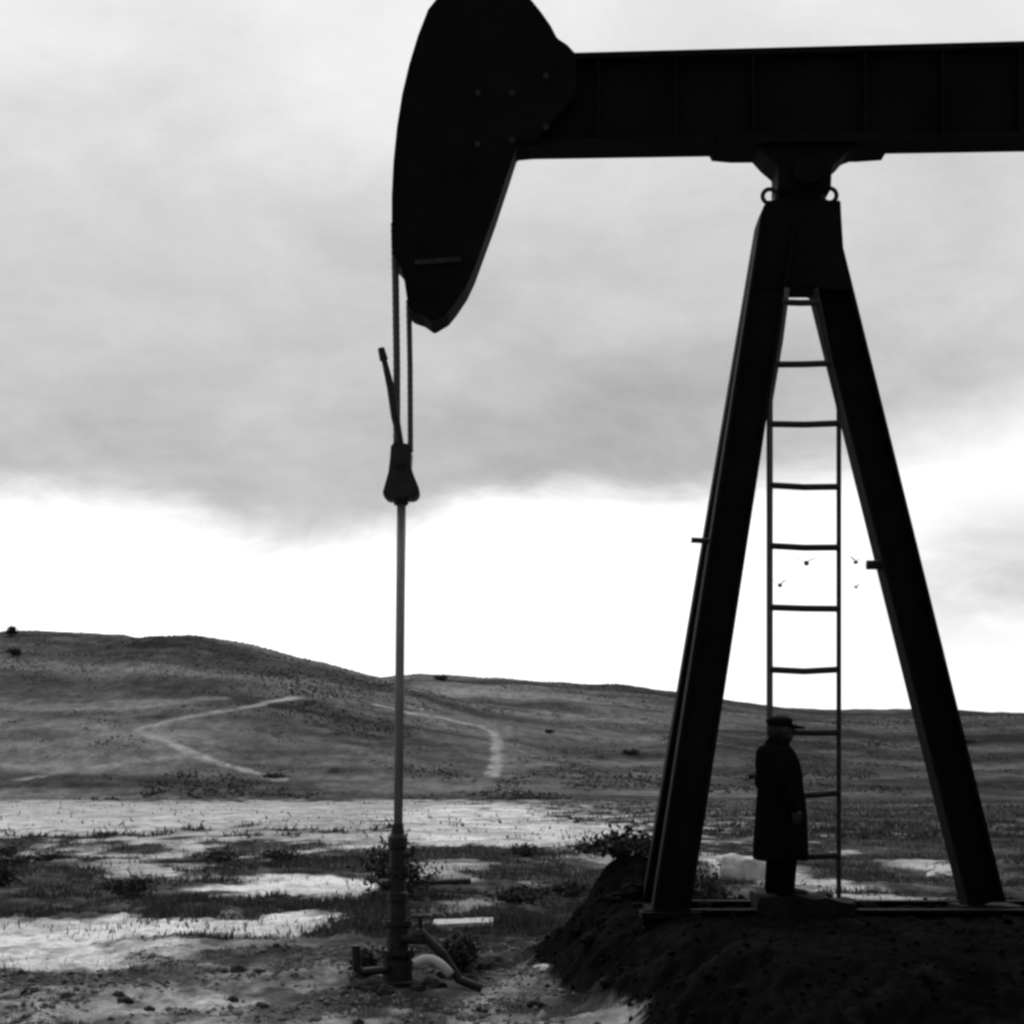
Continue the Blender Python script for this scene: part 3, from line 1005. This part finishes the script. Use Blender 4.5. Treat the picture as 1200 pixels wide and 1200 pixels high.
for i in range(9):
    px, py = rr.uniform(-20, 1200), rr.uniform(770, 925)
    if py < np.interp(px, [0, 300, 440, 800, 1200], [752, 770, 805, 830, 848]):
        continue
    x, y = cast(px, py)
    if y > 425:
        continue
    bush('bush', x, y, rr.uniform(1.5, 3.8), rr.uniform(.4, .8), 'low dark bush dotted on the grassy hillside', 'bush', 0.2, 160, GR, seed=60 + i)


# ------------------------------------------------------------------ the standing man
def ball(bm, c, r):
    m = Matrix.Translation(c) @ Matrix.Diagonal((r[0], r[1], r[2], 1))
    bmesh.ops.create_uvsphere(bm, u_segments=18, v_segments=12, radius=1.0, matrix=m)


def limb(bm, pts, radii, seg=14):
    tube(pts, radii, bm, seg)
    for p, r in zip(pts, radii):
        ball(bm, Vector(p), (r, r, r))


def fuse(name, bm, m, parent, voxel, smooth_it=4):
    """merge the overlapping pieces into one continuous skin"""
    me = bpy.data.meshes.new(name + '_tmp')
    bm.to_mesh(me)
    bm.free()
    t = bpy.data.objects.new(name + '_tmp', me)
    COL.objects.link(t)
    r = t.modifiers.new('r', 'REMESH')
    r.mode = 'VOXEL'
    r.voxel_size = voxel
    s = t.modifiers.new('s', 'SMOOTH')
    s.iterations = smooth_it
    s.factor = 0.5
    dg = bpy.context.evaluated_depsgraph_get()
    me2 = bpy.data.meshes.new_from_object(t.evaluated_get(dg))
    me2.name = name
    bpy.data.objects.remove(t)
    me2.materials.clear()
    me2.materials.append(m)
    me2.polygons.foreach_set('use_smooth', [True] * len(me2.polygons))
    return link(bpy.data.objects.new(name, me2), parent)


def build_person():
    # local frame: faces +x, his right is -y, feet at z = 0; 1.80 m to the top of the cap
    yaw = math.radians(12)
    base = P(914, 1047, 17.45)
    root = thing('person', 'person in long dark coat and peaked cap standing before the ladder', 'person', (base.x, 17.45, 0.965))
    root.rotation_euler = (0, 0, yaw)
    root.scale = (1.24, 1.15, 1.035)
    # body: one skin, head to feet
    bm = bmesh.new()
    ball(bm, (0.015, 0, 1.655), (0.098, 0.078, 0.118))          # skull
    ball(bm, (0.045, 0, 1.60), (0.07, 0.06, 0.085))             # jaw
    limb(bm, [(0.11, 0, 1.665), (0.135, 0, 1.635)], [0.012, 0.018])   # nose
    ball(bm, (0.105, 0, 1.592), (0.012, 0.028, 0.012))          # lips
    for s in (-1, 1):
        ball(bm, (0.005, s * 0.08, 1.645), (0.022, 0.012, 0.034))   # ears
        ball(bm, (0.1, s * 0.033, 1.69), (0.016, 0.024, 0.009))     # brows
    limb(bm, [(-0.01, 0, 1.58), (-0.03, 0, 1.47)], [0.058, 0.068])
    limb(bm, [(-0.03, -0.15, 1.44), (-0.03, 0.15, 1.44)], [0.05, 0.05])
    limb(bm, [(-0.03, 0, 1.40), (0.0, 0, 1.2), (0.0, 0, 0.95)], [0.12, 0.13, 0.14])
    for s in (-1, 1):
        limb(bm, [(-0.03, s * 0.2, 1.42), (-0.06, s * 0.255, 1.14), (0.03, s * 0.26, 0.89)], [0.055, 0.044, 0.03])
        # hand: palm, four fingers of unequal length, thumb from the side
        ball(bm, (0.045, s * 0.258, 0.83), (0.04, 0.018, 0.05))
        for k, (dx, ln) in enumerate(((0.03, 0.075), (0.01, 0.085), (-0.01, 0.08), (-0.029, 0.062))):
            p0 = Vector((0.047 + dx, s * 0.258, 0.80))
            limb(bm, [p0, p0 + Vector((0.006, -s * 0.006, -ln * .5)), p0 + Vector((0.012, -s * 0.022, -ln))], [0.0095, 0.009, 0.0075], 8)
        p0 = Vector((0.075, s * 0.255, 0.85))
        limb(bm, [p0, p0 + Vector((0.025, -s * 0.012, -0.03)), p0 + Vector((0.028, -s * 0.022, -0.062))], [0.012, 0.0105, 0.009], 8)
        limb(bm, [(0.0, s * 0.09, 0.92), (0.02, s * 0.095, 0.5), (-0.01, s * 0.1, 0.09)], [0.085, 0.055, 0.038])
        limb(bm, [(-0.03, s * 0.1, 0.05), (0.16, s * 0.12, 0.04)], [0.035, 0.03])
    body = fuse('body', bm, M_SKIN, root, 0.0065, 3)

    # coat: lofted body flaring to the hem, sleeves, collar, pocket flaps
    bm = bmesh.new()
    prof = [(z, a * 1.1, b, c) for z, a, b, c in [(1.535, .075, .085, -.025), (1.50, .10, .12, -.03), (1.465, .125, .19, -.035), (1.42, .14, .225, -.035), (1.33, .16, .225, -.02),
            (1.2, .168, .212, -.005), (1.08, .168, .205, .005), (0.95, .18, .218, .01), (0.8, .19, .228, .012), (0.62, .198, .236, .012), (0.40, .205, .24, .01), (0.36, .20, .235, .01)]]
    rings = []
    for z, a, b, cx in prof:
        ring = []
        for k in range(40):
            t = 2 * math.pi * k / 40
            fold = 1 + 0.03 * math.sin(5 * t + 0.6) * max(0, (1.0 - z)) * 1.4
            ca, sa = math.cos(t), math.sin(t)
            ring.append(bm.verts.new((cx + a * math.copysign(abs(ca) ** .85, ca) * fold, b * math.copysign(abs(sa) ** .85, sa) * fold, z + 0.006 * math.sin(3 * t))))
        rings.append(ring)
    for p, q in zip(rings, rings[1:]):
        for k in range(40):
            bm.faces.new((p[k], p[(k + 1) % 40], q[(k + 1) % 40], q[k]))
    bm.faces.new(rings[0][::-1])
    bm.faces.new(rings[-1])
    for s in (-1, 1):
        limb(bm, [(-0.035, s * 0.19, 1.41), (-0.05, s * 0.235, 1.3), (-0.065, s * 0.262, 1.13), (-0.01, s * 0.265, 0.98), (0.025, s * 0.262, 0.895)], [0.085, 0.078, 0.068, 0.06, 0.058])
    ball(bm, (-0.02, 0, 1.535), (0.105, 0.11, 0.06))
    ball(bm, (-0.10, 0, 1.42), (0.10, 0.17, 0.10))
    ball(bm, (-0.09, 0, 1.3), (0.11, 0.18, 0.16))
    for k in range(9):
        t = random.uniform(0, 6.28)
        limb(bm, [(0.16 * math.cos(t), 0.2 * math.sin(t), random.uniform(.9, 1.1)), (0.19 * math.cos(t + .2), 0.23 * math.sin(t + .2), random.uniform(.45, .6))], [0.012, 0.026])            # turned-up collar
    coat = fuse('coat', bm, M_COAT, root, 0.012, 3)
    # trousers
    bm = bmesh.new()
    for s in (-1, 1):
        limb(bm, [(0.0, s * 0.09, 0.9), (0.02, s * 0.098, 0.5), (0.01, s * 0.1, 0.3), (-0.005, s * 0.103, 0.08)], [0.12, 0.10, 0.097, 0.094])
    ball(bm, (0, 0, 0.93), (0.15, 0.17, 0.12))
    fuse('trousers', bm, M_TROUSER, root, 0.012, 3)
    for s in (-1, 1):
        bm = bmesh.new()
        limb(bm, [(-0.02, s * 0.102, 0.16), (-0.02, s * 0.102, 0.06)], [0.06, 0.055])
        limb(bm, [(-0.045, s * 0.102, 0.042), (0.08, s * 0.115, 0.045), (0.17, s * 0.125, 0.035)], [0.044, 0.048, 0.036])
        box((0.05, s * 0.112, 0.008), (0.27, 0.095, 0.022), bm, Matrix.Rotation(s * 0.1, 3, 'Z'))
        fuse('boot', bm, M_BOOT, root, 0.008, 2)
    # hair and peaked cap
    bm = bmesh.new()
    ball(bm, (-0.03, 0, 1.65), (0.082, 0.082, 0.09))
    obj('hair', bm, mat('dark_hair', 0.01, 0.02, 30, 0.7, 0.3, 0.2), root, True)
    bm = bmesh.new()
    ball(bm, (-0.005, 0, 1.748), (0.118, 0.118, 0.052))
    ball(bm, (0.0, 0, 1.715), (0.106, 0.092, 0.045))
    cap = fuse('cap', bm, M_CAP, root, 0.008, 2)
    bm = bmesh.new()
    ra, rb = [], []
    for k in range(13):
        t = -1.15 + 2.3 * k / 12
        i_, o_ = Vector((0.085 * math.cos(t), 0.085 * math.sin(t), 1.722)), Vector((0.07 + 0.15 * math.cos(t), 0.092 * math.sin(t), 1.722 - 0.03))
        ra.append((bm.verts.new(i_), bm.verts.new(o_)))
        rb.append((bm.verts.new(i_ - Vector((0, 0, .022))), bm.verts.new(o_ - Vector((0, 0, .022)))))
    for k in range(12):
        bm.faces.new((ra[k][0], ra[k][1], ra[k + 1][1], ra[k + 1][0]))
        bm.faces.new((rb[k][1], rb[k][0], rb[k + 1][0], rb[k + 1][1]))
        bm.faces.new((ra[k][1], rb[k][1], rb[k + 1][1], ra[k + 1][1]))
    obj('cap_peak', bm, M_CAP, cap, True)


build_person()


# ------------------------------------------------------------------ far birds in the bright strip of sky
def bird(px, py, Y, span, flap, yaw, label):
    c = P(px, py, Y)
    root = thing('bird', label, 'bird', c, 'small birds flying in the pale sky')
    root.rotation_euler = (0, 0, yaw)
    s = span
    bm = bmesh.new()
    bmesh.ops.create_uvsphere(bm, u_segments=12, v_segments=8, radius=1.0, matrix=Matrix.Diagonal((s * .24, s * .11, s * .11, 1)))
    for v in bm.verts:
        if v.co.x < -s * .1:
            v.co.z *= .5
    ball(bm, Vector((s * .21, 0, s * .03)), (s * .06, s * .05, s * .05))
    obj('body', bm, M_BIRD, root, True)
    for sd in (-1, 1):
        bm = bmesh.new()
        rows = []
        for k, (f, ch) in enumerate(((0.05, .2), (.25, .19), (.42, .14), (.5, .04))):
            y_, z_ = sd * f * s, s * (.04 + flap * f * (1.2 - f))
            rows.append([bm.verts.new((x_ - .1 * s * f, y_, z_ + dz)) for x_, dz in ((ch * s * .5, 0), (0, .012 * s), (-ch * s * .5, 0), (0, -.012 * s))])
        for p, q in zip(rows, rows[1:]):
            for k in range(4):
                bm.faces.new((p[k], p[(k + 1) % 4], q[(k + 1) % 4], q[k]))
        bm.faces.new(rows[0])
        bm.faces.new(rows[-1])
        obj('wing', bm, M_BIRD, root)


bird(945, 660, 62, 0.85, 0.5, 1.2, 'largest dark bird, in the sky between the ladder rails')
bird(1003, 659, 66, 0.62, 0.9, 1.9, 'dark bird close to the rear leg of the pumpjack')
bird(914, 686, 78, 0.8, 0.8, 1.0, 'small faint bird beside the left ladder rail')
bird(1003, 688, 90, 0.6, 0.6, 0.8, 'faintest bird, lower one right of the ladder')


# ------------------------------------------------------------------ sky, sun, camera
def build_world():
    w = bpy.data.worlds.new('World')
    S.world = w
    w.use_nodes = True
    nt = w.node_tree
    nt.nodes.clear()
    N, L = nt.nodes.new, nt.links.new

    def V(v, sock):
        if isinstance(v, (int, float)):
            sock.default_value = v
        else:
            L(v, sock)

    def mth(op, a, b=None, c=None):
        n = N('ShaderNodeMath')
        n.operation = op
        for i, q in enumerate((a, b, c)):
            if q is not None:
                V(q, n.inputs[i])
        return n.outputs[0]

    def mr(v, a, b, c, d, smooth=True):
        n = N('ShaderNodeMapRange')
        n.interpolation_type = 'SMOOTHSTEP' if smooth else 'LINEAR'
        for k, q in (('Value', v), ('From Min', a), ('From Max', b), ('To Min', c), ('To Max', d)):
            V(q, n.inputs[k])
        return n.outputs[0]

    def mix(f, a, b):
        return mth('ADD', mth('MULTIPLY', a, mth('SUBTRACT', 1.0, f)), mth('MULTIPLY', b, f))

    tc = N('ShaderNodeTexCoord')
    sp = N('ShaderNodeSeparateXYZ')
    L(tc.outputs['Generated'], sp.inputs[0])
    x, y, z = sp.outputs
    zz = mth('MAXIMUM', z, 0.0)
    hor = mth('SQRT', mth('ADD', mth('MULTIPLY', x, x), mth('MULTIPLY', y, y)))
    el = mth('DIVIDE', z, mth('MAXIMUM', hor, 0.02))
    az = mth('ARCTAN2', x, y)
    # cloud deck: a plane overhead seen in perspective
    den = mth('ADD', zz, 0.30)
    cv = N('ShaderNodeCombineXYZ')
    L(mth('DIVIDE', x, den), cv.inputs[0])
    L(mth('DIVIDE', y, den), cv.inputs[1])
    cv.inputs[2].default_value = 3.7

    def nz(scale, detail, rough, off=0.0):
        mp = N('ShaderNodeMapping')
        mp.inputs['Location'].default_value = (off, off * .7, off)
        n = N('ShaderNodeTexNoise')
        n.inputs['Scale'].default_value = scale
        n.inputs['Detail'].default_value = detail
        n.inputs['Roughness'].default_value = rough
        n.inputs['Distortion'].default_value = 0.35
        L(cv.outputs[0], mp.inputs[0])
        L(mp.outputs[0], n.inputs['Vector'])
        return n.outputs['Fac']

    n_big, n_mid, n_edge = nz(1.3, 5, .5, 1.3), nz(3.6, 7, .55, 4.1), nz(5.0, 8, .6, 8.2)
    sky = N('ShaderNodeTexSky')
    sky.sky_type = 'NISHITA'
    sky.sun_disc = False
    sky.sun_elevation = math.radians(42)
    sky.sun_rotation = math.radians(-20)
    sky.dust_density = 3
    bw = N('ShaderNodeRGBToBW')
    L(sky.outputs[0], bw.inputs[0])
    clear = mth('ADD', 1.0, mth('MULTIPLY', bw.outputs[0], 0.03))
    clear = mth('MULTIPLY', clear, mth('SUBTRACT', 1.0, mth('MULTIPLY', mth('MULTIPLY', mr(az, .18, .27, 0.0, 0.5), mth('SUBTRACT', 1.0, mr(mth('ABSOLUTE', mth('SUBTRACT', el, 0.115)), 0.0, 0.065, 0.0, 0.8))), mr(n_mid, .3, .62, 0.45, 1.0))))
    # cloud tone: dark along the lower rim, paler overhead
    tone = mth('ADD', mr(el, 0.15, 0.30, 0.50, 0.64), mr(el, 0.28, 0.5, 0.0, 0.17))
    tone = mth('ADD', tone, mth('MULTIPLY', mth('SUBTRACT', n_big, .5), .34))
    tone = mth('ADD', tone, mth('MULTIPLY', mth('SUBTRACT', n_mid, .5), .42))
    tone = mth('ADD', tone, mth('MULTIPLY', mth('SUBTRACT', nz(9.0, 9, .65, 2.2), .5), .20))
    tone = mth('SUBTRACT', tone, 0.02)
    tone = mth('ADD', tone, mr(az, -0.3, 0.15, 0.06, 0.0))
    tone = mth('MAXIMUM', tone, 0.25)
    zen = mr(el, 0.5, 2.0, 1.0, 2.0)  # unseen zenith raised to throw more light on the ground
    tone = mth('MULTIPLY', tone, zen)
    edge = mth('ADD', el, mth('MULTIPLY', mth('SUBTRACT', n_edge, .5), .05))
    thr = mth('ADD', 0.1535, mr(az, 0.15, 0.32, 0.0, 0.036))
    thr = mth('SUBTRACT', thr, mr(mth('ABSOLUTE', mth('ADD', az, 0.13)), 0.0, 0.10, 0.020, 0.0))
    thr = mth('ADD', thr, mr(az, -0.06, -0.02, 0.0, 0.007))
    mask = mr(mth('SUBTRACT', edge, thr), -0.016, mr(az, 0.1, .25, 0.024, 0.05), 0, 1)
    val = mix(mask, clear, tone)
    # unseen sky behind the viewer dimmed, so sides facing the camera stay dark
    val = mth('MULTIPLY', val, mr(y, -0.25, 0.35, 0.32, 1.0))
    val = mix(mr(z, -0.02, 0.0, 1, 0), val, 0.12)
    cc = N('ShaderNodeCombineColor')
    for i in range(3):
        L(mth('MULTIPLY', val, 10.0), cc.inputs[i])
    bg = N('ShaderNodeBackground')
    L(cc.outputs[0], bg.inputs['Color'])
    bg.inputs['Strength'].default_value = 0.1
    out = N('ShaderNodeOutputWorld')
    L(bg.outputs[0], out.inputs[0])


build_world()
sun = bpy.data.lights.new('sun', 'SUN')
sun.energy = 0.9
sun.angle = math.radians(18)
sun.color = (1, 1, 1)
so = link(bpy.data.objects.new('sun', sun))
so.location = (0, 0, 40)
so.rotation_euler = (math.radians(-48), 0, math.radians(20))

cam = bpy.data.cameras.new('camera')
cam.sensor_width = 36
cam.lens = 36 * F / 1200
cam.shift_y = (HZ - 600) / 1200
cam.clip_end = 20000
co = link(bpy.data.objects.new('camera', cam))
co.location = (0, 0, ZC)
co.rotation_euler = (math.radians(90), 0, 0)
S.camera = co

S.view_settings.view_transform = 'Standard'
S.view_settings.look = 'None'
S.view_settings.exposure = 0
S.view_settings.gamma = 1
S.cycles.filter_width = 2.9
S.cycles.max_bounces = 5
